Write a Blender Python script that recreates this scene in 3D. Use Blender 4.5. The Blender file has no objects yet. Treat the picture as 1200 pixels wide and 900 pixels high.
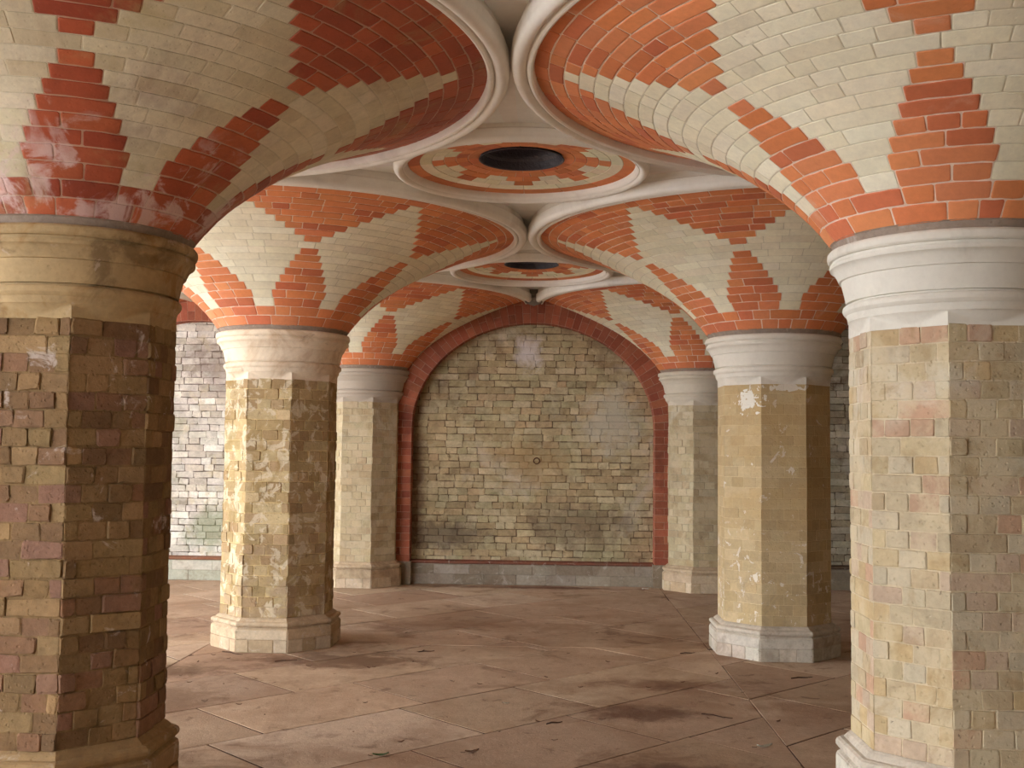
import bpy, math, random
from mathutils import Vector, Matrix
PI = math.pi
S = 3.65                      # bay size in metres (column axis to column axis)
C = bpy.context.scene.collection
R = random.Random(7)

# ------------------------------------------------------------------ materials
def srgb(r, g, b):
    f = lambda c: (c/255/12.92) if c/255 <= .04045 else ((c/255+.055)/1.055)**2.4
    return (f(r), f(g), f(b))

class NT:
    def __init__(s, name):
        s.m = bpy.data.materials.new(name); s.m.use_nodes = True
        s.t = s.m.node_tree; s.n = s.t.nodes; s.l = s.t.links
        s.bsdf = s.n['Principled BSDF']
    def add(s, typ, ins=None, **props):
        nd = s.n.new(typ)
        for k, v in props.items(): setattr(nd, k, v)
        for k, v in (ins or {}).items():
            if isinstance(v, bpy.types.NodeSocket): s.l.new(v, nd.inputs[k])
            else: nd.inputs[k].default_value = v
        return nd
    def coord(s, scale=1.0, stretch=(1, 1, 1)):
        g = s.n.new('ShaderNodeNewGeometry')
        m = s.add('ShaderNodeMapping', {'Vector': g.outputs['Position'], 'Scale': (scale*stretch[0], scale*stretch[1], scale*stretch[2])})
        return m.outputs[0]
    def noise(s, vec, scale, detail=6, rough=.6, dist=0):
        return s.add('ShaderNodeTexNoise', {'Vector': vec, 'Scale': scale, 'Detail': detail, 'Roughness': rough, 'Distortion': dist}).outputs['Fac']
    def ramp(s, fac, a, b):
        r = s.add('ShaderNodeMapRange', {'Value': fac, 'From Min': a, 'From Max': b}); r.interpolation_type = 'SMOOTHSTEP'
        return r.outputs[0]
    def math(s, op, a, b=0.0):
        return s.add('ShaderNodeMath', {0: a, 1: b}, operation=op).outputs[0]
    def mix(s, fac, a, b, mode='MIX'):
        nd = s.n.new('ShaderNodeMix'); nd.data_type = 'RGBA'; nd.blend_type = mode
        for i, v in ((0, fac), (6, a), (7, b)):
            if isinstance(v, bpy.types.NodeSocket): s.l.new(v, nd.inputs[i])
            else: nd.inputs[i].default_value = (*v, 1) if isinstance(v, tuple) and len(v) == 3 else v
        return nd.outputs[2]
    def finish(s, col, rough, height=None, dist=.004, strength=.6, spec=.3):
        if isinstance(col, tuple): s.bsdf.inputs['Base Color'].default_value = (*col, 1)
        else: s.l.new(col, s.bsdf.inputs['Base Color'])
        if isinstance(rough, float): s.bsdf.inputs['Roughness'].default_value = rough
        else: s.l.new(rough, s.bsdf.inputs['Roughness'])
        s.bsdf.inputs['Specular IOR Level'].default_value = spec
        if height is not None:
            b = s.add('ShaderNodeBump', {'Height': height, 'Distance': dist, 'Strength': strength})
            s.l.new(b.outputs[0], s.bsdf.inputs['Normal'])
        return s.m

def grey(v): return (v, v, v)

def masonry(name, stains=(), grain=.25, bump=.004, rough=.85, spec=.25, blotch=.25, spots=()):
    """albedo of each brick comes from the mesh ('col'); dirt, salts and flaking sit on top with shapes of their own"""
    t = NT(name)
    c = t.add('ShaderNodeVertexColor', layer_name='col').outputs['Color']
    p = t.coord()
    fine = t.noise(p, 38, 5, .7); mid = t.noise(p, 9, 5, .6); big = t.noise(p, 1.6, 4, .55)
    v = t.math('ADD', t.math('MULTIPLY', t.math('SUBTRACT', fine, .5), grain*2), 1.0)
    v = t.math('ADD', v, t.math('MULTIPLY', t.math('SUBTRACT', mid, .5), blotch*2))
    v = t.math('ADD', v, t.math('MULTIPLY', t.math('SUBTRACT', big, .5), blotch*1.6))
    vm = t.add('ShaderNodeCombineColor', {0: v, 1: v, 2: v}).outputs[0]
    col = t.mix(1.0, c, vm, 'MULTIPLY')
    seed = 3.1
    for (colr, scale, lo, hi, amt, zlo, zhi) in stains:
        seed += 7.7
        q = t.add('ShaderNodeVectorMath', {0: p, 1: (seed, seed*1.3, seed*.7)}, operation='ADD').outputs[0]
        f = t.ramp(t.noise(q, scale, 6, .65, .6), lo, hi)
        if zlo is not None:
            z = t.add('ShaderNodeSeparateXYZ', {0: t.n.new('ShaderNodeNewGeometry').outputs['Position']}).outputs['Z']
            zz = t.math('ADD', z, t.math('MULTIPLY', t.math('SUBTRACT', mid, .5), .5))
            f = t.math('MULTIPLY', f, t.ramp(zz, zlo, zhi))
        col = t.mix(t.math('MULTIPLY', f, amt), col, colr)
    for (ctr, rad, colr, amt) in spots:      # single dirt marks, dark patches and salt blooms, each at its own place
        dv = t.add('ShaderNodeVectorMath', {0: p, 1: ctr}, operation='SUBTRACT').outputs[0]
        dv = t.add('ShaderNodeVectorMath', {0: dv, 1: (1/rad[0], 1/rad[1], 1/rad[2])}, operation='MULTIPLY').outputs[0]
        ln = t.add('ShaderNodeVectorMath', {0: dv}, operation='LENGTH').outputs['Value']
        ln = t.math('ADD', ln, t.math('MULTIPLY', t.math('SUBTRACT', t.noise(p, 5.5, 6, .7, .5), .5), 2.2))
        e0, e1 = (1.15, .3) if amt < .85 else (.62, .56)
        if amt >= .85: ln = t.math('ADD', ln, t.math('MULTIPLY', t.math('SUBTRACT', t.noise(p, 11, 3, .6, 1.5), .5), 3.0))
        col = t.mix(t.math('MULTIPLY', t.ramp(ln, e0, e1), amt), col, colr)
    h = t.math('ADD', t.math('MULTIPLY', fine, .55), t.math('MULTIPLY', mid, .9))
    pits = t.ramp(t.add('ShaderNodeTexVoronoi', {'Vector': p, 'Scale': 46.0}).outputs['Distance'], .08, .3)
    h = t.math('ADD', h, t.math('MULTIPLY', pits, .25))
    return t.finish(col, rough, h, bump, .8, spec)

SALT = srgb(222, 212, 205); DUST = srgb(150, 122, 98); SOOT = srgb(60, 46, 38); GREENISH = srgb(120, 120, 80)
M = {}
M['fan_clean'] = masonry('fan_brick', [(srgb(225, 205, 185), 2.3, .62, .75, .35, None, None)], .16, .0022, .62, .35, blotch=.14)
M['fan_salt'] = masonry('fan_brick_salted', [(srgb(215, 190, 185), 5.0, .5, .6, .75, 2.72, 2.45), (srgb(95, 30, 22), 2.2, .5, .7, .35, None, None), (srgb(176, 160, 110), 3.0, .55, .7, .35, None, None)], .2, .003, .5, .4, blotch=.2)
M['shaft_dark'] = masonry('shaft_brick_worn', [(SALT, 7.0, .62, .70, .45, None, None), (srgb(126, 104, 62), 3.0, .55, .7, .3, None, None), (SOOT, 2.4, .56, .72, .3, None, None)], .4, .010, .92, .15, blotch=.32)
M['shaft_pale'] = masonry('shaft_brick_pale', [(srgb(212, 206, 186), 3.2, .48, .68, .6, 1.1, 1.9), (srgb(198, 182, 150), 4.5, .46, .64, .6, None, None), (srgb(150, 124, 84), 6.0, .54, .68, .4, None, None), (srgb(62, 46, 34), 16.0, .66, .71, .6, None, None)], .25, .007, .9, .15, blotch=.2)
M['shaft_flaked'] = masonry('shaft_render_flaking', [(srgb(226, 220, 206), 13.0, .60, .63, .8, 1.15, .55), (srgb(226, 220, 206), 7.0, .64, .65, .85, None, None), (srgb(184, 154, 104), 1.8, .35, .62, .6, .6, 1.3), (srgb(150, 138, 116), 6.0, .52, .68, .5, 1.0, .3)], .22, .006, .88, .15, blotch=.16, spots=[((.5*S-.24, S-.3, 1.80), (.13, .3, .10), srgb(232, 228, 216), .9), ((.5*S+.02, S-.4, 1.90), (.2, .3, .03), srgb(222, 214, 198), .86)])
M['shaft_patchy'] = masonry('shaft_brick_patchy', [(srgb(214, 202, 176), 9.0, .53, .58, .65, None, None), (srgb(140, 114, 64), 3.4, .52, .66, .5, None, None), (srgb(150, 130, 112), 6.0, .46, .62, .55, 1.0, .4), (srgb(92, 62, 44), 11.0, .6, .7, .4, None, None)], .3, .008, .9, .15, blotch=.25)
W2 = 2*S+.036*S
M['wall'] = masonry('wall_brick', [(srgb(208, 200, 184), 1.3, .54, .66, .4, None, None), (srgb(104, 82, 58), 1.7, .52, .66, .5, None, None), (srgb(134, 132, 96), 2.4, .56, .7, .35, None, None), (srgb(198, 186, 152), 5.5, .54, .64, .45, None, None), (srgb(88, 68, 50), 9.0, .62, .7, .45, None, None)], .4, .008, .8, .3, blotch=.42,
    spots=[((-.05, W2, 2.50), (.16, .5, .22), srgb(226, 220, 220), .75), ((.85, W2, 1.75), (.38, .5, .42), srgb(196, 192, 176), .6), ((-.95, W2, .52), (.55, .5, .22), srgb(78, 62, 50), .65), ((.5, W2, .62), (.8, .5, .3), srgb(104, 88, 70), .55), ((-1.28, W2, 1.2), (.12, .5, 1.1), srgb(84, 58, 44), .65), ((.0, W2, 1.3), (.5, .5, .3), srgb(176, 146, 100), .5),
           ((-3.02, W2, .75), (.14, .5, .6), srgb(176, 96, 72), .8), ((-3.45, W2, .55), (.4, .5, .3), srgb(120, 132, 96), .6), ((-3.3, W2, 2.3), (.7, .5, .35), srgb(140, 124, 118), .55)])
M['arch'] = masonry('arch_brick', [(srgb(70, 28, 20), 1.6, .5, .7, .45, None, None), (srgb(190, 120, 100), 6, .6, .7, .3, None, None)], .25, .004, .75, .3, blotch=.25)
M['stone_clean'] = masonry('capital_stone', [(srgb(170, 164, 150), 3.0, .5, .7, .35, None, None)], .08, .002, .7, .3, blotch=.08)
M['stone_dirty'] = masonry('capital_stone_stained', [(srgb(140, 96, 34), 2.6, .50, .62, .6, None, None), (srgb(96, 74, 48), 4.0, .48, .66, .6, None, None), (srgb(190, 170, 150), 8.0, .6, .66, .6, None, None)], .25, .004, .8, .25, blotch=.25)
M['stone_warm'] = masonry('capital_stone_warm', [(srgb(176, 140, 96), 3.5, .5, .66, .5, None, None), (srgb(110, 84, 64), 7.0, .62, .72, .4, None, None)], .15, .003, .75, .25, blotch=.15)
M['plinth'] = masonry('plinth_stone', [(srgb(118, 98, 78), 5.5, .46, .72, .5, None, None), (srgb(206, 198, 186), 11.0, .56, .70, .4, None, None), (srgb(84, 66, 52), 13.0, .62, .72, .4, None, None)], .3, .006, .88, .2, blotch=.25)
M['rim'] = masonry('rim_stone', [(srgb(186, 172, 160), 2.4, .52, .72, .35, None, None)], .06, .001, .6, .35, blotch=.08)
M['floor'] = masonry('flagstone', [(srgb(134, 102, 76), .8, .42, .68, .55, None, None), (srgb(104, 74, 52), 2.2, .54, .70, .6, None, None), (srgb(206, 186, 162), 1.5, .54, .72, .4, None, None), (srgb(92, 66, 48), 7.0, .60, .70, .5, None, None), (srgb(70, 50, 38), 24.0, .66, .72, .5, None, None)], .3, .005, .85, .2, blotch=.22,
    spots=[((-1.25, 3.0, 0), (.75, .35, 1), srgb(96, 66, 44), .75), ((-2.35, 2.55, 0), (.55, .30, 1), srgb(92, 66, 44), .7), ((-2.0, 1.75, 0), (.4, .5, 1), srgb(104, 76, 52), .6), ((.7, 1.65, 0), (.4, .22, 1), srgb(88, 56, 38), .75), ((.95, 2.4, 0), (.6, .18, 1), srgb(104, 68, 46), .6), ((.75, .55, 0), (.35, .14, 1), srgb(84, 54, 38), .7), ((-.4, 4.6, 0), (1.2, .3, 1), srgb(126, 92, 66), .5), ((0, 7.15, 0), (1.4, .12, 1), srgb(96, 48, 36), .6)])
def plain(name, col, rough=.7, bump=.002, scale=30, spec=.3, metal=0.0):
    t = NT(name); p = t.coord(); n = t.noise(p, scale, 5, .65)
    v = t.math('ADD', t.math('MULTIPLY', n, .7), .65)
    vm = t.add('ShaderNodeCombineColor', {0: v, 1: v, 2: v}).outputs[0]
    t.bsdf.inputs['Metallic'].default_value = metal
    return t.finish(t.mix(1.0, col, vm, 'MULTIPLY'), rough, n, bump, .8, spec)
M['iron'] = plain('black_painted_iron', srgb(66, 62, 72), .4, .02, 18, .5)
M['rust'] = plain('rusty_iron', srgb(92, 58, 40), .8, .002, 60)
M['leaf_green'] = plain('green_leaf', srgb(62, 84, 44), .7, .001, 60)
M['leaf_brown'] = plain('dry_leaf', srgb(88, 58, 36), .8, .001, 60)
M['leaf_pale'] = plain('withered_leaf', srgb(150, 146, 128), .8, .001, 60)
M['paper'] = plain('paper_scrap', srgb(222, 220, 214), .8, .001, 40)
M['twig'] = plain('twig_bark', srgb(62, 42, 30), .9, .001, 60)
M['plaster'] = plain('aged_plaster', srgb(178, 160, 130), .85, .003, 8)

# ------------------------------------------------------------------ mesh building
class MB:
    def __init__(s): s.v = []; s.f = []; s.c = []; s.sm = []
    def vert(s, p): s.v.append((p[0], p[1], p[2])); return len(s.v)-1
    def face(s, idx, col, smooth=False): s.f.append(tuple(idx)); s.c.append(col); s.sm.append(smooth)
    def quad(s, pts, col, smooth=False): s.face([s.vert(p) for p in pts], col, smooth)
    def grid(s, fn, us, vs, col, smooth=False, flip=False, cu=False):
        ids = [[s.vert(fn(u, v)) for u in us] for v in vs]
        n = len(us)
        for j in range(len(vs)-1):
            for i in range(n-1):
                q = [ids[j][i], ids[j][i+1], ids[j+1][i+1], ids[j+1][i]]
                s.face(q[::-1] if flip else q, col(i, j) if callable(col) else col, smooth)
    def brick(s, P, u0, u1, v0, v1, h, bv, bu, col, nu=1, jit=.0, rr=R):
        """P(u,v,w) -> point; a raised brick with rounded corners. bv / bu: inset in v / u units"""
        du = (u1-u0); j = lambda a: rr.uniform(-a, a)
        low = -.006
        us = [u0+du*i/nu for i in range(nu+1)]
        def ring(iu, iv, w, jj):
            pts = []
            a, b, c_, d = u0+iu, u1-iu, v0+iv, v1-iv
            k = 1.6
            pts.append((a, c_+iv*k)); pts.append((a+iu*k, c_))
            for i in range(1, nu): pts.append((us[i], c_))
            pts.append((b-iu*k, c_)); pts.append((b, c_+iv*k))
            pts.append((b, d-iv*k)); pts.append((b-iu*k, d))
            for i in range(nu-1, 0, -1): pts.append((us[i], d))
            pts.append((a+iu*k, d)); pts.append((a, d-iv*k))
            return [s.vert(P(x+j(jj)*bu, y+j(jj)*bv, w)) for x, y in pts]
        r0 = ring(bu*.35, bv*.35, low, 0); r1 = ring(bu*.6, bv*.6, h*.55, jit); r2 = ring(bu*1.3, bv*1.3, h, jit*.6)
        n = len(r0)
        for a, b in ((r0, r1), (r1, r2)):
            for i in range(n): s.face([a[i], a[(i+1) % n], b[(i+1) % n], b[i]], col)
        # cap: strips across
        m = nu+3                      # points on bottom side incl corners: index 0..nu+2 ; top reversed
        bot = r2[:nu+3]; top = r2[nu+3:][::-1]
        L = min(len(bot), len(top))
        for i in range(L-1):
            s.face([bot[i], bot[i+1], top[i+1], top[i]], col)
    def build(s, name, mat, parent=None, smooth_angle=None):
        me = bpy.data.meshes.new(name); me.from_pydata(s.v, [], s.f)
        a = me.color_attributes.new('col', 'FLOAT_COLOR', 'CORNER')
        buf = []
        for f, c in zip(s.f, s.c):
            buf.extend((c[0], c[1], c[2], 1.0)*len(f))
        a.data.foreach_set('color', buf)
        me.polygons.foreach_set('use_smooth', s.sm)
        me.materials.append(mat); me.update()
        if any(s.sm):
            me.validate(); me.set_sharp_from_angle(angle=math.radians(24))
        o = bpy.data.objects.new(name, me); C.objects.link(o)
        if parent: o.parent = parent
        return o

def thing(name, label, cat, loc=(0, 0, 0), group=None):
    o = bpy.data.objects.new(name, None); C.objects.link(o); o.location = loc; o.empty_display_size = .2
    o['label'] = label; o['category'] = cat
    if group: o['group'] = group
    return o
def tag(o, label=None, cat=None, group=None, kind=None):
    if label: o['label'] = label
    if cat: o['category'] = cat
    if group: o['group'] = group
    if kind: o['kind'] = kind
    return o

def vary(c, a=.1, rr=R, hue=.04):
    k = 1+rr.uniform(-a, a)
    return tuple(max(0, x*k*(1+rr.uniform(-hue, hue))) for x in c)

def lathe(mb, prof, col, n=96, a0=0, a1=2*PI, c=(0, 0), smooth=True):
    """prof: (r,z) in metres, from inner/top to outer; normal side chosen by order"""
    us = [a0+(a1-a0)*i/n for i in range(n+1)]
    def fn(u, v): r, z = prof[v]; return (c[0]+r*math.cos(u), c[1]+r*math.sin(u), z)
    mb.grid(fn, us, list(range(len(prof))), col, smooth)

# ------------------------------------------------------------------ profile of a fan (r, z)/S
PROF = [(.1300, .6310), (.140, .645), (.163, .672), (.196, .7015), (.24, .733), (.28, .756), (.32, .7765), (.36, .7945), (.40, .811), (.44, .8255), (.4735, .8365)]
def smooth_prof():
    pts = PROF
    out = []
    n = len(pts)
    for i in range(n-1):
        p0 = pts[max(i-1, 0)]; p1 = pts[i]; p2 = pts[i+1]; p3 = pts[min(i+2, n-1)]
        for k in range(8):
            t = k/8
            q = []
            for a in (0, 1):
                q.append(.5*((2*p1[a])+(-p0[a]+p2[a])*t+(2*p0[a]-5*p1[a]+4*p2[a]-p3[a])*t*t+(-p0[a]+3*p1[a]-3*p2[a]+p3[a])*t**3))
            out.append((q[0]*S, q[1]*S))
    out.append((pts[-1][0]*S, pts[-1][1]*S))
    return out
SP = smooth_prof()
ARC = [0.0]
for a, b in zip(SP, SP[1:]): ARC.append(ARC[-1]+math.hypot(b[0]-a[0], b[1]-a[1]))
TOT = ARC[-1]
def prof_at(s):
    s = min(max(s, 0), TOT)
    i = 0
    while i < len(ARC)-2 and ARC[i+1] < s: i += 1
    t = (s-ARC[i])/(ARC[i+1]-ARC[i])
    a, b = SP[i], SP[i+1]
    r = a[0]+(b[0]-a[0])*t; z = a[1]+(b[1]-a[1])*t
    dr, dz = b[0]-a[0], b[1]-a[1]; L = math.hypot(dr, dz)
    return r, z, dz/L, -dr/L            # outward normal (down / outwards)

NC = 21
CH = TOT/NC
LOW = [.33, .375, .35, .31, .265, .22, .175, .12]
RED = [srgb(216, 136, 88), srgb(213, 130, 82), srgb(220, 142, 94), srgb(208, 124, 80), srgb(200, 114, 78), srgb(214, 134, 92)]
CREAM = [srgb(236, 229, 203), srgb(233, 225, 198), srgb(238, 232, 208), srgb(229, 221, 194)]
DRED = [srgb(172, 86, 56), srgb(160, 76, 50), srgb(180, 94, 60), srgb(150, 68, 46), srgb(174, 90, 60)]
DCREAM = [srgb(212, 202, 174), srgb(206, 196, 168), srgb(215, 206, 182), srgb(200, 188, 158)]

def red_width(k):
    """width (m) of the red part of one 45 degree sector in course k; None = all red"""
    if k < 2: return None
    if k < 10: return LOW[k-2]
    if k == 10: return 0
    if k >= NC-2: return None
    return .115+.145*(k-11)

def split(w, rr, odd, unit=.205):
    """break a length w into brick lengths"""
    if w < .17: return [w]
    out = []; rest = w
    if odd and rest > .26: x = .105*rr.uniform(.92, 1.08); out.append(x); rest -= x
    while rest > 1e-6:
        x = unit*rr.choice([1, 1, 1, .55])*rr.uniform(.94, 1.06)
        if rest-x < .08: x = rest if rest < .27 else rest*.5
        out.append(x); rest -= x
    return out

def fan_mesh(seed, reds, creams, a_from=0, a_to=360, grout=srgb(226, 200, 180), groutc=srgb(208, 200, 174)):
    rr = random.Random(seed); mb = MB()
    def P(u, v, w):
        r, z, nr, nz = prof_at(v)
        r += nr*w; z += nz*w
        return (r*math.cos(u), r*math.sin(u), z)
    A0, A1 = math.radians(a_from), math.radians(a_to)
    for k in range(NC):
        v0 = TOT*(k/NC)**.95; v1 = TOT*((k+1)/NC)**.95
        r = prof_at((v0+v1)/2)[0]
        sec = r*PI/4
        rw = red_width(k)
        segs = []
        for s8 in range(8):
            c = math.radians(22.5+45*s8)
            if rw is None: segs.append((c-PI/8, c+PI/8, True))
            elif rw == 0: segs.append((c-PI/8, c+PI/8, False))
            else:
                w = min(rw, sec*.94)/r
                segs.append((c-w/2, c+w/2, True)); segs.append((c+w/2, c+PI/4-w/2, False))
        if rw is None or rw == 0:            # shift joints so they do not line up every 45 degrees
            sh = (k % 2)*.06/r+rr.uniform(0, .03)/r
            segs = [(a+sh, b+sh, f) for a, b, f in segs]
        for a, b, isred in segs:
            x = a
            # mortar backing under the segment
            n = max(2, int((b-a)/math.radians(4)))
            for L in split((b-a)*r, rr, k % 2, .2 if isred else .21):
                u0, u1 = x, x+L/r; x = u1
                mid = math.degrees((u0+u1)/2) % 360
                if a_to-a_from < 360:
                    lo, hi = A0, A1
                    while u0 > 2*PI-1e-6: u0 -= 2*PI; u1 -= 2*PI
                    if u1 <= lo+.002 or u0 >= hi-.002: 
                        if u1-2*PI > lo+.002 and u0-2*PI < hi: u0 -= 2*PI; u1 -= 2*PI
                        elif u0+2*PI < hi-.002 and u1+2*PI > lo: u0 += 2*PI; u1 += 2*PI
                        else: continue
                    u0 = max(u0, lo); u1 = min(u1, hi)
                    if (u1-u0)*r < .012: continue
                pal = reds if isred else creams
                col = vary(rr.choice(pal), .09 if isred else .04, rr, .03 if isred else .012)
                jn = .0058 if isred else .004
                nu = max(1, int(math.ceil((u1-u0)/math.radians(5))))
                hh = .0030+rr.uniform(-.0008, .001) if isred else .0016+rr.uniform(-.0006, .0006)
                mb.brick(P, u0, u1, v0, v1, hh, jn, jn/r, col, nu, .35, rr)
                # grout behind it
                g = grout if isred else groutc
                us = [u0+(u1-u0)*i/nu for i in range(nu+1)]
                mb.grid(lambda uu, vv: P(uu, vv, 0), us, [v0, v1], g)
    return mb

def fan_rim_mesh(a_from, a_to):
    mb = MB()
    c = srgb(236, 231, 222)
    pr = [(.4722, .8400), (.4728, .8290), (.4740, .8258), (.4765, .8245), (.4790, .8250), (.4805, .8268), (.4808, .8290)]
    for i in range(0, 15):
        a = math.radians(200+ i*12.2)
        pr.append((.4898+.0088*math.cos(a), .8335+.0095*math.sin(a)*1.05))
    pr += [(.4988, .838), (.4988, .846), (.4960, .8475), (.4940, .852), (.4930, .8595), (.4930, .8640)]
    pr = [(r*S, z*S) for r, z in pr]
    n = max(12, int(abs(a_to-a_from)/360*160))
    lathe(mb, pr[::-1], lambda i, j: c, n, math.radians(a_from), math.radians(a_to))
    return mb

GROUP_FAN = 'fan vaults of red and cream brick'
def make_fan(x, y, label, seed, mat, half=False, reds=RED, creams=CREAM, g1=srgb(228, 202, 182)):
    t = thing('fan_vault', label, 'vault', (x, y, 0), GROUP_FAN)
    a0, a1 = (180, 360) if half else (0, 360)
    fan_mesh(seed, reds, creams, a0, a1, g1).build('brick_cone', mat, t)
    fan_rim_mesh(a0, a1).build('stone_rim', M['rim'], t)
    mb = MB(); cc = srgb(150, 134, 120)
    lathe(mb, [(.1325*S, .6325*S), (.1305*S, .6312*S), (.1290*S, .6280*S), (.1275*S, .6238*S)], lambda i, j: cc, 96, math.radians(a0), math.radians(a1))
    mb.build('mortar_collar', M['plinth'], t)
    return t

# ------------------------------------------------------------------ octagonal columns
AP = .1037; TAN = math.tan(PI/8)
def oct_r(th, ap=AP):
    """radius of the octagon (flats facing +-x, +-y) at angle th"""
    k = (th+PI/8) % (PI/4)-PI/8
    return ap/math.cos(k)
def oct_sweep(mb, prof, col, half=False, blocks=None):
    faces = range(8)
    for k in faces:
        ang = k*PI/4
        if half and math.sin(ang) > .3: continue
        n = Vector((math.cos(ang), math.sin(ang), 0)); t = Vector((-math.sin(ang), math.cos(ang), 0))
        lo, hi = -1.0, 1.0
        if half and abs(math.sin(ang)) < .1:           # side flats: only the part in front of the wall
            if n.x > 0: hi = .15
            else: lo = -.15
        def fn(u, v):
            a, z = prof[v]
            return n*(a*S)+t*(a*S*TAN*u)+Vector((0, 0, z*S))
        mb.grid(fn, [lo, hi], list(range(len(prof))), col, False)

def shaft_mesh(seed, pal, grout, half=False, rough=1.0, kz=1.0, hue=.02, joint=1.0):
    rr = random.Random(seed); mb = MB()
    z0, z1 = .0795*kz*S, .529*S
    nc = int(round((z1-z0)/.0725)); ch = (z1-z0)/nc
    W = 2*AP*S*TAN
    for k in range(8):
        ang = k*PI/4
        if half and math.sin(ang) > .3: continue
        n = Vector((math.cos(ang), math.sin(ang), 0)); t = Vector((-math.sin(ang), math.cos(ang), 0))
        side = half and abs(math.sin(ang)) < .1
        def P(u, v, w, n=n, t=t):
            wob = .0022*math.sin(v*5+ang*3+seed)*rough
            return n*(AP*S+w+wob)+t*(u-W/2)+Vector((0, 0, v))
        mb.grid(lambda u, v: P(u, v, 0), [0, W*.5, W], [z0+i*(z1-z0)/24 for i in range(25)], grout)
        for c in range(nc):
            v0 = z0+c*ch; v1 = v0+ch
            q = lambda x: x+rr.uniform(-.035, .035)
            if (c+k) % 2: cuts = [0, q(.36), q(.69), 1]
            else: cuts = [0, q(.2), q(.52), q(.84), 1]
            if rr.random() < .3: cuts.pop(rr.randrange(1, len(cuts)-1))
            for a, b in zip(cuts, cuts[1:]):
                u0, u1 = a*W, b*W
                if a == 0: u0 -= .0015
                if b == 1: u1 += .0015
                if side:
                    cy = n.x*(((u0+u1)/2)-W/2)
                    if cy > .02: continue
                hh = max(.0008, rr.gauss(.0035, .0022)*rough)
                if rr.random() < .06*rough: hh = .0005
                jn = .0040*rr.uniform(.8, 1.5)*joint
                mb.brick(P, u0, u1, v0, v1, hh, jn, jn if 0 < a and b < 1 else jn*.8, vary(rr.choice(pal), .09, rr, hue), 1, .8*rough, rr)
    return mb

def capital_mesh(col, half=False):
    mb = MB()
    a0, a1 = (PI, 2*PI) if half else (0, 2*PI)
    n = 48 if half else 96
    pr = [(.118, .6240), (.1310, .6238), (.1335, .6230), (.1352, .6208), (.1358, .6175), (.1352, .6142), (.1336, .6122), (.1308, .6116), (.1306, .6090), (.1328, .6084), (.1333, .6060), (.1326, .6035), (.1300, .6022), (.1276, .5995), (.1255, .5960), (.1238, .5920), (.1228, .5895), (.1204, .5890), (.1200, .5865), (.1185, .5800), (.1168, .5730), (.1155, .5665), (.1152, .5645), (.1118, .5640), (.1118, .5622), (.1160, .5617), (.1180, .5602), (.1190, .5575), (.1186, .5545), (.1170, .5520), (.1150, .5505), (.1138, .5470), (.1131, .5430)]
    lathe(mb, [(r*S, z*S) for r, z in pr], col, n, a0, a1)
    # broached neck: a cone dying into the octagon, corners run up as points
    m = 64 if half else 128
    vs = [.5430-(.5430-.5270)*i/14 for i in range(15)]
    def fn(u, z):
        t = (.5430-z)/(.5430-.5270)
        circ = .1131-(.1131-.1030)*(t**.75)
        return ((max(circ, oct_r(u, AP+.0009)))*S*math.cos(u), (max(circ, oct_r(u, AP+.0009)))*S*math.sin(u), z*S)
    us = [a0+(a1-a0)*i/m for i in range(m+1)]
    mb.grid(fn, us, vs, col, False)
    return mb

def base_mesh(seed, cols, half=False, kz=1.0):
    rr = random.Random(seed); mb = MB()
    c = cols[0]
    pr = [(.1030, .0805), (.1050, .0800), (.1085, .0775), (.1110, .0745), (.1125, .0725), (.1165, .0720), (.1195, .0700), (.1208, .0668), (.1205, .0632), (.1180, .0602), (.1160, .0595), (.1160, .0575), (.1190, .0555), (.1196, .0540), (.1196, 0)]
    pr = [(a, b*kz) for a, b in pr]
    oct_sweep(mb, pr, c, half)
    ap = .1196
    W = 2*ap*S*TAN
    for k in range(8):
        ang = k*PI/4
        if half and math.sin(ang) > .3: continue
        n = Vector((math.cos(ang), math.sin(ang), 0)); t = Vector((-math.sin(ang), math.cos(ang), 0))
        side = half and abs(math.sin(ang)) < .1
        P = lambda u, v, w: n*(ap*S+w)+t*(u-W/2)+Vector((0, 0, v))
        for (v0, v1, cuts) in ((.0, .031*kz, [0, .3+rr.uniform(-.08, .08), .72+rr.uniform(-.08, .08), 1]), (.031*kz, .054*kz, [0, 1])):
            for a, b in zip(cuts, cuts[1:]):
                if side and n.x*((a+b)/2*W-W/2) > .02 and len(cuts) > 2: continue
                bb, aa = b, a
                if side and len(cuts) == 2:
                    if n.x > 0: bb = .58
                    else: aa = .42
                mb.brick(P, aa*W, bb*W, v0*S+(.001 if v0 == 0 else 0), v1*S, .005, .0035, .003, vary(rr.choice(cols), .08, rr, .02), 1, .6, rr)
    return mb

BUFF = [srgb(176, 148, 104), srgb(168, 138, 94), srgb(186, 160, 116), srgb(158, 126, 84), srgb(172, 130, 96), srgb(180, 150, 98)]
DARKB = [srgb(140, 114, 80), srgb(130, 105, 74), srgb(146, 120, 86), srgb(132, 101, 78), srgb(122, 97, 70), srgb(140, 116, 82), srgb(134, 102, 84), srgb(118, 92, 68)]
PALEB = [srgb(182, 168, 142), srgb(177, 162, 134), srgb(186, 173, 148), srgb(180, 159, 136), srgb(172, 154, 124), srgb(180, 163, 130), srgb(180, 158, 120), srgb(180, 148, 122)]
PATCH = [srgb(176, 154, 114), srgb(164, 142, 102), srgb(184, 164, 126), srgb(156, 132, 96), srgb(172, 148, 112)]
OCHRE = [srgb(188, 167, 129), srgb(184, 162, 123), srgb(191, 171, 134)]
GREYB = [srgb(184, 168, 136), srgb(178, 162, 130), srgb(188, 174, 144), srgb(172, 154, 122)]

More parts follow.
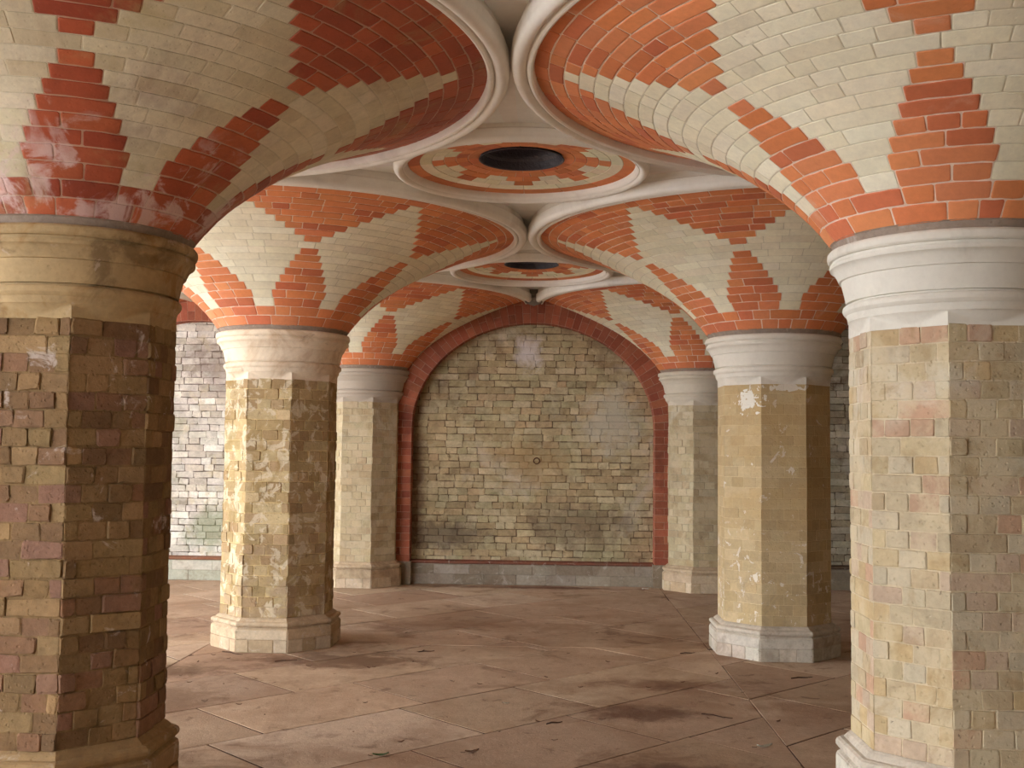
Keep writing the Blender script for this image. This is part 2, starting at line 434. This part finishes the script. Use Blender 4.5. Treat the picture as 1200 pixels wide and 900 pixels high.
def make_column(x, y, label, seed, pal, grout, smat, cmat, ccol, bcols, half=False, rough=1.0, kz=1.0, hue=.02, joint=1.0):
    t = thing('octagonal_column', label, 'column', (x, y, 0), 'octagonal brick columns with round stone capitals')
    base_mesh(seed, bcols, half, kz).build('base', M['plinth'], t)
    shaft_mesh(seed+1, pal, grout, half, rough, kz, hue, joint).build('shaft', smat, t)
    capital_mesh(ccol, half).build('capital', cmat, t)
    return t

STONE_B = [srgb(190, 180, 164), srgb(182, 171, 154), srgb(196, 188, 174)]
STONE_D = [srgb(150, 124, 88), srgb(138, 112, 78), srgb(160, 134, 100)]
STONE_M = [srgb(186, 166, 138), srgb(176, 154, 124), srgb(194, 176, 150)]
make_column(-.5*S, 0, 'dark worn brick octagonal column with stained capital, nearest at left', 11, DARKB, srgb(128, 104, 72), M['shaft_dark'], M['stone_dirty'], srgb(176, 152, 112), STONE_D, rough=1.5, kz=.97, hue=.03)
make_column(.5*S, 0, 'buff brick octagonal column with clean pale capital, nearest at right', 21, PALEB, srgb(196, 180, 150), M['shaft_pale'], M['stone_clean'], srgb(214, 209, 196), STONE_B, rough=.8, kz=1.0, hue=.008, joint=.85)
make_column(-.5*S, S, 'patchy yellow brick octagonal column with warm stained capital, second row left', 31, PATCH, srgb(196, 172, 124), M['shaft_patchy'], M['stone_warm'], srgb(226, 210, 186), STONE_M, rough=1.2, kz=.8)
make_column(.5*S, S, 'ochre rendered octagonal column with flaking white patches, second row right', 41, OCHRE, srgb(206, 186, 146), M['shaft_flaked'], M['stone_clean'], srgb(218, 211, 196), STONE_B, rough=.35, kz=.8, hue=.008, joint=.6)
make_column(-.5*S, 2*S, 'grey-buff half column built into the back wall left of the central arch', 51, GREYB, srgb(178, 166, 140), M['shaft_pale'], M['stone_clean'], srgb(176, 164, 148), STONE_M, True, .9, .9)
make_column(.5*S, 2*S, 'grey-buff half column built into the back wall right of the central arch', 61, GREYB, srgb(172, 160, 134), M['shaft_pale'], M['stone_clean'], srgb(206, 196, 176), STONE_M, True, .9, .9)
make_column(-1.5*S, 2*S, 'half column on the back wall at the far left end', 71, GREYB, srgb(172, 160, 134), M['shaft_pale'], M['stone_clean'], srgb(206, 196, 176), STONE_M, True, .9, .9)
make_column(1.5*S, 2*S, 'half column on the back wall at the far right end', 81, GREYB, srgb(172, 160, 134), M['shaft_pale'], M['stone_clean'], srgb(206, 196, 176), STONE_M, True, .9, .9)

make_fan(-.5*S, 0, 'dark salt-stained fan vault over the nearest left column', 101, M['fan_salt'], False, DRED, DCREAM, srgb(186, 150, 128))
make_fan(.5*S, 0, 'bright orange and cream fan vault over the nearest right column', 102, M['fan_clean'])
make_fan(-.5*S, S, 'fan vault over the patchy yellow column in the second row left', 103, M['fan_clean'])
make_fan(.5*S, S, 'fan vault over the flaking ochre column in the second row right', 104, M['fan_clean'])
make_fan(-.5*S, 2*S, 'half fan vault against the back wall left of the central arch', 105, M['fan_clean'], True)
make_fan(.5*S, 2*S, 'half fan vault against the back wall right of the central arch', 106, M['fan_clean'], True)
make_fan(-1.5*S, 2*S, 'half fan vault against the back wall at the far left end', 107, M['fan_clean'], True)
make_fan(1.5*S, 2*S, 'half fan vault against the back wall at the far right end', 108, M['fan_clean'], True)

# ------------------------------------------------------------------ oculi
def make_oculus(x, y, label, seed):
    rr = random.Random(seed)
    t = thing('ceiling_oculus', label, 'oculus', (x, y, .828*S), 'round openings in the vault')
    z = -.828*S
    mb = MB(); c = srgb(236, 231, 222)
    pr = [(.1815, .8520), (.1822, .8450), (.1835, .8410), (.1852, .8385), (.1868, .8372), (.1880, .8370), (.1882, .8385)]
    for i in range(0, 13):
        a = math.radians(195+i*14.5)
        pr.append((.1965+.0080*math.cos(a), .8405+.0080*math.sin(a)))
    pr += [(.2050, .8440), (.2052, .8510), (.2020, .8540), (.2005, .8590), (.2005, .8640)]
    lathe(mb, [(r*S, q*S+z) for r, q in pr][::-1], lambda i, j: c, 128)
    mb.build('stone_rim', M['rim'], t)
    # brick dish with star pattern
    mb = MB(); r0, r1 = .067*S, .1822*S
    n = 6; ch = (r1-r0)/n
    def P(u, v, w):
        f = (v-r0)/(r1-r0)
        zz = (.8630-.0150*f)*S+z
        return (v*math.cos(u), v*math.sin(u), zz-w)
    for k in range(n):
        v0 = r0+k*ch; v1 = v0+ch; rm = (v0+v1)/2; sec = PI/4
        fr = {0: 1, 1: 1, 2: .62, 3: .3, 4: 0, 5: 1}[k]
        for s8 in range(8):
            cang = s8*sec
            if fr == 1: parts = [(cang-sec/2, cang+sec/2, True)]
            elif fr == 0: parts = [(cang-sec/2, cang+sec/2, False)]
            else: parts = [(cang-sec/2*fr, cang+sec/2*fr, True), (cang+sec/2*fr, cang+sec*(1-fr/2), False)]
            for a, b, isred in parts:
                nb = max(1, round((b-a)*rm/(.105 if k < 4 else .2)))
                for i in range(nb):
                    u0 = a+(b-a)*i/nb; u1 = a+(b-a)*(i+1)/nb
                    col = vary(rr.choice(RED if isred else CREAM), .12 if isred else .04, rr, .04)
                    nu = max(1, int(math.ceil((u1-u0)/math.radians(6))))
                    mb.brick(P, u0, u1, v0, v1, .003, .003, .003/rm, col, nu, .3, rr)
                    mb.grid(lambda uu, vv: P(uu, vv, 0), [u0+(u1-u0)*i2/nu for i2 in range(nu+1)], [v1, v0], srgb(205, 175, 150) if isred else srgb(192, 182, 156))
    mb.build('brick_dish', M['fan_clean'], t)
    # iron-lined shaft
    mb = MB(); d = srgb(40, 38, 44)
    pr = [(.0690, .8590), (.0672, .8585), (.0655, .8600), (.0640, .8720), (.0600, .8760), (.0590, .8800), (.0585, .9150), (.03, .9155), (.0005, .9156)]
    lathe(mb, [(r*S, q*S+z) for r, q in pr][::-1], lambda i, j: d, 64, smooth=False)
    mb.build('iron_lining', M['iron'], t)
    return t
make_oculus(0, .5*S, 'nearer round ceiling oculus with red brick star around a black hole', 201)
make_oculus(0, 1.5*S, 'farther round ceiling oculus, partly hidden, close to the back arch', 202)

# ------------------------------------------------------------------ ceiling (stone spandrels between rims)
def ceiling():
    mb = MB(); zc = .8600*S; col = srgb(232, 228, 222)
    holes = {(0, 0), (0, 1)}
    for ix in range(-2, 3):
        for iy in range(-2, 2):
            cx, cy = ix*S, (iy+.5)*S
            if (ix, iy) in holes:
                n = 64; r = .1985*S
                for i in range(n):
                    a, b = 2*PI*i/n, 2*PI*(i+1)/n
                    def sq(t):
                        c_, s_ = math.cos(t), math.sin(t); m = max(abs(c_), abs(s_))
                        return (cx+c_/m*S/2, cy+s_/m*S/2, zc)
                    mb.quad([(cx+r*math.cos(a), cy+r*math.sin(a), zc), (cx+r*math.cos(b), cy+r*math.sin(b), zc), sq(b), sq(a)], vary(col, .01))
            else:
                x0, x1 = cx-S/2, cx+S/2
                mb.quad([(x0, cy-S/2, zc), (x0, cy+S/2, zc), (x1, cy+S/2, zc), (x1, cy-S/2, zc)], col)
    # masonry mass above
    x0, x1, y0, y1, z0, z1 = -2.5*S, 2.5*S, -2*S, 2*S, .93*S, 1.0*S
    mb.quad([(x0, y0, z0), (x0, y1, z0), (x1, y1, z0), (x1, y0, z0)], col); mb.quad([(x0, y0, z1), (x1, y0, z1), (x1, y1, z1), (x0, y1, z1)], col)
    for (a, b) in (((x0, y0), (x1, y0)), ((x1, y0), (x1, y1)), ((x1, y1), (x0, y1)), ((x0, y1), (x0, y0))):
        mb.quad([(*a, zc), (*b, zc), (*b, z1), (*a, z1)], col)
    # shallow joints
    return mb
tag(ceiling().build('ceiling', M['rim']), kind='structure')

# small added boss where the last rims meet, dark for their shaded undersides
bm = MB(); g = srgb(120, 112, 104)
bx, by = 0, 2*S-.24
top = [(-.15, -.03), (.15, -.03), (.12, .18), (-.12, .18)]
zt, zb = .836*S, .8135*S
tip = bm.vert((bx, by+.04, zb)); ids = [bm.vert((bx+a, by+b, zt)) for a, b in top]; mid_ = [bm.vert((bx+a*.72, by+.02+b*.75, zb+.045)) for a, b in top]
for i in range(4):
    bm.face([ids[i], mid_[i], mid_[(i+1) % 4], ids[(i+1) % 4]], g); bm.face([mid_[i], tip, mid_[(i+1) % 4]], g)
up = [bm.vert((bx+a, by+b, .8605*S)) for a, b in top]
for i in range(4): bm.face([up[i], ids[i], ids[(i+1) % 4], up[(i+1) % 4]], g)
tag(bm.build('rim_shade_boss', M['plinth']), 'small pointed boss added above the crown of the central arch, dark as the shaded rim undersides', 'boss')

# ------------------------------------------------------------------ back wall, arches, plinths
WA, WB, WZ = .357, .313, .457
def inner(t):      # t from 0 (right springing) to pi
    return (WA*math.cos(t), WZ+WB*math.sin(t))
YF = 2*S-.010*S        # front face of arch order
YP = 2*S+.036*S        # recessed panel plane
def wall_panels():
    mb = MB(); rr = random.Random(5)
    sets = {0: [srgb(184, 168, 132), srgb(176, 160, 124), srgb(190, 176, 142), srgb(168, 150, 114), srgb(180, 158, 122), srgb(174, 162, 126)],
            -1: [srgb(214, 208, 196), srgb(204, 198, 186), srgb(222, 218, 208), srgb(192, 184, 170), srgb(208, 202, 192)],
            1: [srgb(180, 172, 150), srgb(168, 160, 138), srgb(190, 182, 160), srgb(160, 148, 124)]}
    gr = {0: srgb(112, 94, 70), -1: srgb(104, 94, 84), 1: srgb(100, 88, 70)}
    for b in (-1, 0, 1):
        cx = b*S; W = (WA+.012)*S
        P = lambda u, v, w: (cx+u, YP-w, v)
        zt = (WZ+WB+.012)*S
        mb.quad([(cx-W, YP, 0), (cx+W, YP, 0), (cx+W, YP, zt), (cx-W, YP, zt)], gr[b])
        nc = int(zt/.072); ch = zt/nc
        for k in range(nc):
            z0 = k*ch; zm = z0+ch/2
            x = -W
            first = True
            while x < W-.02:
                L = (.10 if k % 2 else .2)*rr.uniform(.9, 1.1)
                if not first: L = (.2 if rr.random() < .55 else .11)*rr.uniform(.92, 1.1)
                first = False
                x1 = min(x+L, W)
                if W-x1 < .04: x1 = W
                xm = (x+x1)/2
                # only where the recess shows
                e = (min(abs(x), abs(x1))/(WA+.01)/S)
                if zm > WZ*S and (e*e+((z0/S-WZ)/(WB+.01))**2) > 1: x = x1; continue
                hh = max(.001, rr.gauss(.0045, .0022))
                jn = rr.uniform(.0045, .0075)
                mb.brick(P, x, x1, z0, z0+ch, hh, jn, jn, vary(rr.choice(sets[b]), .12, rr, .015), 1, 1.2, rr)
                x = x1
    # solid masonry around the recesses, behind half columns and fans
    y = 2*S+.002; c = srgb(150, 130, 98); ztop = .862*S
    for b in (-2, -1, 0, 1, 2):
        cx = b*S; n = 48
        if abs(b) == 2:
            mb.quad([(cx-.5*S, y, 0), (cx+.5*S, y, 0), (cx+.5*S, y, ztop), (cx-.5*S, y, ztop)], c); continue
        w = (WA+.01)*S
        for sgn in (-1, 1):
            xs = sorted((cx+sgn*w, cx+sgn*.5*S)); mb.quad([(xs[0], y, 0), (xs[1], y, 0), (xs[1], y, WZ*S), (xs[0], y, WZ*S)], c)
        pts = []
        for i in range(n+1):
            t = PI*i/n; pts.append((cx+w*math.cos(t), (WZ+(WB+.01)*math.sin(t))*S))
        for (xa, za), (xb, zb_) in zip(pts, pts[1:]):
            mb.quad([(xa, y, za), (xa, y, ztop), (xb, y, ztop), (xb, y, zb_)], c)
        for sgn in (-1, 1):
            xs = sorted((cx+sgn*w, cx+sgn*.5*S)); mb.quad([(xs[0], y, WZ*S), (xs[1], y, WZ*S), (xs[1], y, ztop), (xs[0], y, ztop)], c)
    # back of the wall
    yb = 2*S+.12*S
    mb.quad([(2.5*S, yb, 0), (-2.5*S, yb, 0), (-2.5*S, yb, S), (2.5*S, yb, S)], c)
    return mb
tag(wall_panels().build('wall_back', M['wall']), kind='structure')

ARED = [srgb(158, 92, 68), srgb(150, 85, 62), srgb(164, 98, 72), srgb(142, 78, 58), srgb(152, 88, 66)]
def make_arch(cx, label, seed):
    rr = random.Random(seed); mb = MB(); g = srgb(176, 140, 118)
    TH = .072*S
    # path along intrados: list of points + normals (outwards)
    path = []
    zb = .066
    n = 90
    pts = [(WA, zb+(WZ-zb)*i/30) for i in range(30)]+[inner(PI*i/n) for i in range(n+1)]+[(-WA, WZ-(WZ-zb)*i/30) for i in range(1, 31)]
    pts = [(a*S, b*S) for a, b in pts]
    L = [0]
    for a, b in zip(pts, pts[1:]): L.append(L[-1]+math.hypot(b[0]-a[0], b[1]-a[1]))
    def at(s):
        s = min(max(s, 0), L[-1]-1e-6); i = 0
        while L[i+1] < s: i += 1
        t = (s-L[i])/(L[i+1]-L[i]); a, b = pts[i], pts[i+1]
        a2, b2 = pts[max(i-1, 0)], pts[min(i+2, len(pts)-1)]
        tx, tz = b2[0]-a2[0], b2[1]-a2[1]; q = math.hypot(tx, tz)
        return a[0]+(b[0]-a[0])*t, a[1]+(b[1]-a[1])*t, tz/q, -tx/q
    nb = int(L[-1]/.0745); st = L[-1]/nb
    def PF(u, v, w):      # front face: u along, v radial
        x, z, nx, nz = at(u); return (x+nx*v, YF-w, z+nz*v)
    def PS(u, v, w):      # soffit: v depth
        x, z, nx, nz = at(u); return (x-nx*w, YF+v, z-nz*w)
    D = YP-YF
    for k in range(nb):
        u0, u1 = k*st, (k+1)*st
        mb.quad([PF(u0, 0, 0), PF(u1, 0, 0), PF(u1, TH, 0), PF(u0, TH, 0)][::-1], g)
        mb.quad([PS(u0, 0, 0), PS(u1, 0, 0), PS(u1, D, 0), PS(u0, D, 0)], g)
        cuts = [0, .76, 1] if k % 2 == 0 else [0, .38, 1]
        for a, b in zip(cuts, cuts[1:]):
            mb.brick(PF, u0, u1, a*TH, b*TH, .003, .0035, .0035, vary(rr.choice(ARED), .15, rr, .05), 1, .5, rr)
        cuts = [0, .6, 1] if k % 2 else [0, .32, 1]
        for a, b in zip(cuts, cuts[1:]):
            mb.brick(PS, u0, u1, a*D, b*D, .003, .0035, .0035, vary(rr.choice(ARED), .15, rr, .05), 1, .5, rr)
        x, z, nx, nz = at(u0)
    o = mb.build('brick_arch', M['arch'])
    o.location = (cx, 0, 0)
    tag(o, label, 'arch', 'red brick arches framing the back wall recesses')
make_arch(0, 'dark red brick arch around the central back wall panel', 301)
make_arch(-S, 'red brick arch behind the second left column around the whitish panel', 302)
make_arch(S, 'red brick arch behind the second right column, mostly hidden', 303)

for b, (pc, rc) in {0: ([srgb(150, 140, 124), srgb(138, 126, 108), srgb(162, 152, 136)], srgb(126, 80, 64)), -1: ([srgb(176, 176, 158), srgb(160, 162, 142), srgb(188, 186, 170)], srgb(140, 96, 74)), 1: ([srgb(150, 140, 124), srgb(138, 126, 108)], srgb(100, 80, 66))}.items():
    rr = random.Random(400+b); mb = MB(); y = 2*S+.012*S; w = .357*S; cx = b*S
    pr = [(YP, .0700), (y+.03, .0695), (y-.004, .0685), (y-.016, .0660), (y-.018, .0630), (y-.010, .0600), (y, .0590), (y, 0)]
    us = [-w+2*w*i/8 for i in range(9)]
    mb.grid(lambda u, v: (cx+u, pr[v][0], pr[v][1]*S), us, list(range(5)), lambda i, j: vary(rc, .06, rr), False, True)
    mb.grid(lambda u, v: (cx+u, pr[v][0], pr[v][1]*S), us, [5, 6, 7], pc[0], False, True)
    mb.grid(lambda u, v: (cx+u, pr[v][0], pr[v][1]*S), us, [4, 5], rc, False, True)
    P = lambda u, v, w_: (cx+u, y-w_, v)
    for (z0, z1) in ((.001, .03), (.03, .058)):
        x = -w
        while x < w-.02:
            x1 = min(x+rr.uniform(.24, .5), w)
            if w-x1 < .1: x1 = w
            mb.brick(P, x, x1, z0*S, z1*S, .005, .004, .004, vary(rr.choice(pc), .1, rr, .02), 1, .8, rr); x = x1
    tag(mb.build('baseboard_back', M['plinth']), kind='structure')
    # jamb plinth blocks
    for sgn in (-1, 1):
        q = MB(); x0, x1 = sorted((sgn*.352*S, sgn*.42*S)); y0 = YF-.012; zz = .0665*S; c_ = pc[1]
        q.quad([(cx+x0, y0, 0), (cx+x1, y0, 0), (cx+x1, y0, zz), (cx+x0, y0, zz)], c_)
        xi = cx+(x0 if sgn > 0 else x1)
        q.quad([(xi, y0, 0), (xi, y0, zz), (xi, y+.02, zz), (xi, y+.02, 0)] if sgn > 0 else [(xi, y0, 0), (xi, y+.02, 0), (xi, y+.02, zz), (xi, y0, zz)], c_)
        q.quad([(cx+x0, y0, zz), (cx+x1, y0, zz), (cx+x1, y+.02, zz), (cx+x0, y+.02, zz)], c_)
        tag(q.build('trim_1', M['plinth']), kind='structure')

# iron hook in the panel
def tube(mb, pts, r, col, n=8):
    rings = []
    for i, p in enumerate(pts):
        p = Vector(p); a = Vector(pts[max(i-1, 0)]); b = Vector(pts[min(i+1, len(pts)-1)])
        d = (b-a).normalized(); s_ = d.orthogonal().normalized(); q = d.cross(s_)
        rr_ = r[i] if isinstance(r, (list, tuple)) else r
        rings.append([mb.vert(p+(s_*math.cos(2*PI*k/n)+q*math.sin(2*PI*k/n))*rr_) for k in range(n)])
    for A, B in zip(rings, rings[1:]):
        for k in range(n): mb.face([A[k], A[(k+1) % n], B[(k+1) % n], B[k]], col, True)
    mb.face(rings[0][::-1], col); mb.face(rings[-1], col)
hk = thing('iron_hook', 'small rusty iron ring hook fixed in the middle of the central back wall panel', 'hook', (0.012*S, YP, .372*S))
mb = MB(); tube(mb, [(0, .01, 0), (0, -.03, 0)], .008, srgb(90, 58, 40)); mb.build('shank', M['rust'], hk)
mb = MB(); tube(mb, [(.032*math.sin(a*PI/8), -.03, -.032+.032*math.cos(a*PI/8)) for a in range(17)], .006, srgb(90, 58, 40)); mb.build('ring', M['rust'], hk)

# right wall of the subway, and an added wall that blocks light
def plain_wall(name, p0, p1, z0, z1, openings=()):
    """a brick wall between two plan points, built in courses of the wall brick material"""
    rr = random.Random(hash(name) % 99 if False else 17); mb = MB()
    a = Vector((*p0, 0)); b = Vector((*p1, 0)); L = (b-a).length; t = (b-a)/L; n = Vector((t.y, -t.x, 0))
    P = lambda u, v, w: a+t*u+n*w+Vector((0, 0, v))
    mb.quad([P(0, z0, 0), P(L, z0, 0), P(L, z1, 0), P(0, z1, 0)], srgb(132, 112, 82))
    pal = [srgb(176, 160, 124), srgb(162, 146, 110), srgb(188, 172, 138), srgb(150, 132, 96)]
    ch = .075; k = 0; z = z0
    while z < z1-.01:
        x = 0; off = .11 if k % 2 else .22
        while x < L-.01:
            x1 = min(x+off, L); off = .22
            mb.brick(P, x, x1, z, min(z+ch, z1), .003, .005, .005, vary(rr.choice(pal), .1, rr), 1, .5, rr); x = x1
        z += ch; k += 1
    tag(mb.build(name, M['wall']), kind='structure')
plain_wall('wall_right', (2*S, 2*S), (2*S, -2*S), 0, .86*S)
plain_wall('wall_blocker', (2*S, -1.95*S), (-1.3*S, -1.95*S), 0, .86*S)  # unseen wall added behind the camera, its end set to darken column fronts

# ------------------------------------------------------------------ floor of diagonal flagstones
def clip(poly, a, b, c):
    out = []
    for i in range(len(poly)):
        p, q = poly[i], poly[(i+1) % len(poly)]
        fp = a*p[0]+b*p[1]+c; fq = a*q[0]+b*q[1]+c
        if fp >= 0: out.append(p)
        if fp*fq < 0:
            t = fp/(fp-fq); out.append((p[0]+(q[0]-p[0])*t, p[1]+(q[1]-p[1])*t))
    return out
def area(poly): return .5*sum(poly[i][0]*poly[(i+1) % len(poly)][1]-poly[(i+1) % len(poly)][0]*poly[i][1] for i in range(len(poly)))
FL = [srgb(184, 161, 138), srgb(178, 154, 131), srgb(190, 169, 147), srgb(172, 148, 126), srgb(182, 158, 134), srgb(168, 144, 122)]
def flag(mb, poly, rr, base=None):
    if len(poly) < 3 or abs(area(poly)) < .004: return
    if area(poly) < 0: poly = poly[::-1]
    cx = sum(p[0] for p in poly)/len(poly); cy = sum(p[1] for p in poly)/len(poly)
    z = rr.uniform(-.001, .0005); sx, sy = rr.uniform(-.001, .001), rr.uniform(-.001, .001)
    col = vary(base or rr.choice(FL), .07, rr, .02)
    def ring(ins, dz):
        out = []
        for x, y in poly:
            d = math.hypot(x-cx, y-cy) or 1; k = max(0, 1-ins/d*1.3)
            X, Y = cx+(x-cx)*k, cy+(y-cy)*k
            out.append(mb.vert((X, Y, z+dz+sx*(X-cx)+sy*(Y-cy))))
        return out
    ins = .0052+rr.uniform(0, .002)
    r0 = ring(ins, -.006); r2 = ring(ins+.0006, 0)
    n = len(poly)
    for A, B in ((r0, r2),):
        for i in range(n): mb.face([A[i], A[(i+1) % n], B[(i+1) % n], B[i]], col)
    mb.face(r2, col)
def build_floor():
    mb = MB(); rr = random.Random(12)
    x0, x1, y0, y1 = -5*S, 2*S, -2*S, 2*S+.02*S
    mb.quad([(x0, y0, -.0025), (x1, y0, -.0025), (x1, y1+.2, -.0025), (x0, y1+.2, -.0025)], srgb(70, 48, 36))
    for ix in range(-1, 3):
        for iy in range(-2, 2):
            xa, xb = (ix-.628)*S, min((ix+.372)*S, x1); ya, yb = iy*S, (iy+1)*S
            if iy == 1: yb = y1
            cx, cy = (xa+xb)/2, (ya+yb)/2
            w = .72; q = math.sqrt(.5); nrow = 7
            for r in range(-nrow, nrow):
                u = -2*S+rr.uniform(0, .8)
                while u < 2*S:
                    L = rr.uniform(.75, 1.25)
                    pts = [(u, r*w), (u+L, r*w), (u+L, (r+1)*w), (u, (r+1)*w)]
                    u += L
                    poly = [(cx+q*a-q*b, cy+q*a+q*b) for a, b in pts]
                    for (a, b, c) in ((1, 0, -xa), (-1, 0, xb), (0, 1, -ya), (0, -1, yb)):
                        poly = clip(poly, a, b, c)
                        if len(poly) < 3: break
                    if len(poly) >= 3: flag(mb, poly, rr)
    # unseen pale forecourt paving, added beyond the open side to bounce daylight up
    y = y0
    while y < y1:
        x = -1.628*S
        while x > x0:
            flag(mb, [(x-1.2, y), (x, y), (x, min(y+.9, y1)), (x-1.2, min(y+.9, y1))], rr, srgb(205, 198, 184)); x -= 1.2
        y += .9
    return mb
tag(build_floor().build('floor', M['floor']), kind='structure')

# ------------------------------------------------------------------ camera
cp = Vector((.0485*S, -1.2457*S, .3931*S)); yaw, pit, rol = .0342, .0603, .0115
F = Vector((-math.sin(yaw)*math.cos(pit), math.cos(yaw)*math.cos(pit), math.sin(pit)))
Rv = Vector((math.cos(yaw), math.sin(yaw), 0)); U = Rv.cross(F)
R2 = Rv*math.cos(rol)+U*math.sin(rol); U2 = -Rv*math.sin(rol)+U*math.cos(rol)
cam = bpy.data.cameras.new('camera'); co = bpy.data.objects.new('camera', cam); C.objects.link(co)
co.matrix_world = Matrix(((R2.x, U2.x, -F.x, cp.x), (R2.y, U2.y, -F.y, cp.y), (R2.z, U2.z, -F.z, cp.z), (0, 0, 0, 1)))
cam.sensor_width = 36; cam.lens = 1292.3/1200*36; cam.clip_start = .05
bpy.context.scene.camera = co

# ------------------------------------------------------------------ debris on the floor
def leaf_mesh(L, W, curl, rr):
    mb = MB(); n = 7
    c = (1, 1, 1)
    rows = []
    for i in range(n+1):
        t = i/n; w = W*math.sin(PI*(t*.96+.02))**.8*(1-.25*t)
        x = (t-.5)*L; z = curl*(abs(t-.5)*2)**2+.004
        k = 1+rr.uniform(-.2, .2)
        rows.append([mb.vert((x, -w*k, z+curl*.6)), mb.vert((x, 0, z)), mb.vert((x, w*k, z+curl*.6*rr.uniform(.4, 1)))])
    for a, b in zip(rows, rows[1:]):
        for j in range(2): mb.face([a[j], b[j], b[j+1], a[j+1]], c, True)
    return mb
def add_leaf(name, x, y, L, mat, label, cat, rot, rr, group=None, curl=None, proto={}):
    t = thing(name, label, cat, (x, y, 0), group)
    t.rotation_euler = (0, 0, rot)
    mb = leaf_mesh(L, L*.28, curl if curl is not None else L*.12, rr)
    o = mb.build('blade', mat, t)
    md = o.modifiers.new('thick', 'SOLIDIFY'); md.thickness = .0015
    s = MB(); tube(s, [(-L*.48, 0, .006), (-L*.62, .004, .004), (-L*.78, .01, .006)], .0016, (1, 1, 1), 6); s.build('stalk', M['twig'], t)
def floor_at(px, py):
    d = (R2*((px-600)/1292.3)-U2*((py-450)/1292.3)+F); k = -cp.z/d.z; return cp.x+d.x*k, cp.y+d.y*k
LEAVES = [('fallen_leaf', 446, 886, .075, 'leaf_green', 'dark green fallen leaf on the flagstones at the bottom left'),
          ('fallen_leaf', 896, 876, .085, 'leaf_pale', 'pale curled fallen leaf on the flagstones at the bottom right'),
          ('fallen_leaf', 292, 761, .07, 'leaf_green', 'small green leaf against the foot of the patchy yellow column'),
          ('fallen_leaf', 553, 882, .07, 'leaf_brown', 'brown leaf lying near the bottom edge left of centre'),
          ('fallen_leaf', 593, 825, .04, 'leaf_pale', 'tiny pale leaf in the middle of the floor')]
rr = random.Random(77)
for nm, px, py, L, mt, lb in LEAVES:
    x, y = floor_at(px, py); add_leaf(nm, x, y, L, M[mt], lb, 'leaf', rr.uniform(-.5, .5), rr)
x, y = floor_at(756, 690)
pm = MB(); 
pm.grid(lambda u, v: (u*.035, v*.03, .006+.006*math.sin(u*5)*math.cos(v*4)), [-1, -.5, 0, .5, 1], [-1, 0, 1], (1, 1, 1), True)
po = pm.build('paper_scrap', M['paper']); po.location = (x, y-.02, 0); po.modifiers.new('t', 'SOLIDIFY').thickness = .002
tag(po, 'white scrap of paper at the foot of the back wall beside the right half column', 'litter')

BITS = [(250, 768), (268, 772), (232, 776), (222, 800), (262, 802), (300, 796), (322, 800), (352, 808), (240, 822), (280, 826), (310, 838), (415, 765), (438, 782), (496, 763), (476, 742), (490, 764), (432, 783), (537, 744), (530, 799), (562, 802), (590, 794), (484, 776), (666, 766), (712, 776), (640, 794), (680, 806), (524, 841), (585, 858), (630, 846), (706, 844), (428, 824), (414, 858), (760, 806), (800, 800), (830, 842), (840, 790), (870, 812), (912, 846), (700, 742), (610, 744), (470, 870), (650, 868), (212, 792), (362, 781), (392, 790)]
bit_src = None
for i, (px, py) in enumerate(BITS):
    x, y = floor_at(px, py)
    if bit_src is None:
        mb = leaf_mesh(.05, .011, .006, rr)
        o = mb.build('leaf_fragment', M['leaf_brown']); o.modifiers.new('t', 'SOLIDIFY').thickness = .0015
        bit_src = o
    else:
        o = bit_src.copy(); C.objects.link(o)
    o.location = (x, y, .0); o.rotation_euler = (0, 0, rr.uniform(0, 2*PI)); k = rr.uniform(.35, .8); o.scale = (k, k, k)
    tag(o, 'tiny dry brown leaf fragment scattered on the dusty flagstones', 'leaf fragment', 'leaf fragments scattered over the floor')
TW = [(272, 766, .2), (806, 766, .12), (840, 640+200, .18), (940, 795, .16), (335, 775, .15), (500, 764, .12), (650, 848, .1)]
for i, (px, py, L) in enumerate(TW):
    x, y = floor_at(px, py); mb = MB()
    tube(mb, [(-L/2, 0, .004), (-L*.15, .008, .006), (L*.2, -.006, .005), (L/2, .006, .004)], [.0035, .004, .003, .002], (1, 1, 1), 6)
    o = mb.build('twig', M['twig']); o.location = (x, y, 0); o.rotation_euler = (0, 0, rr.uniform(-.6, .6))
    tag(o, 'thin dark twig lying on the flagstones', 'twig', 'twigs on the floor')

# ------------------------------------------------------------------ daylight
w = bpy.data.worlds.new('sky'); bpy.context.scene.world = w; w.use_nodes = True
bg = w.node_tree.nodes['Background']; bg.inputs[0].default_value = (.91, .97, 1.06, 1); bg.inputs[1].default_value = 9.0
sun = bpy.data.lights.new('sun', 'SUN'); sun.energy = 4.0; sun.angle = math.radians(40); sun.color = (1, .97, .92)
so = bpy.data.objects.new('sun', sun); C.objects.link(so)
d = Vector((1, .28, -.42)).normalized(); so.rotation_euler = d.to_track_quat('-Z', 'Y').to_euler()
so.location = (-4*S, -S, 2*S)

sc = bpy.context.scene
sc.view_settings.view_transform = 'Standard'; sc.view_settings.look = 'None'; sc.view_settings.gamma = 1
sc.view_settings.use_curve_mapping = False; sc.view_settings.exposure = 0
sc.cycles.max_bounces = 8; sc.cycles.diffuse_bounces = 6
sc.cycles.use_denoising = True
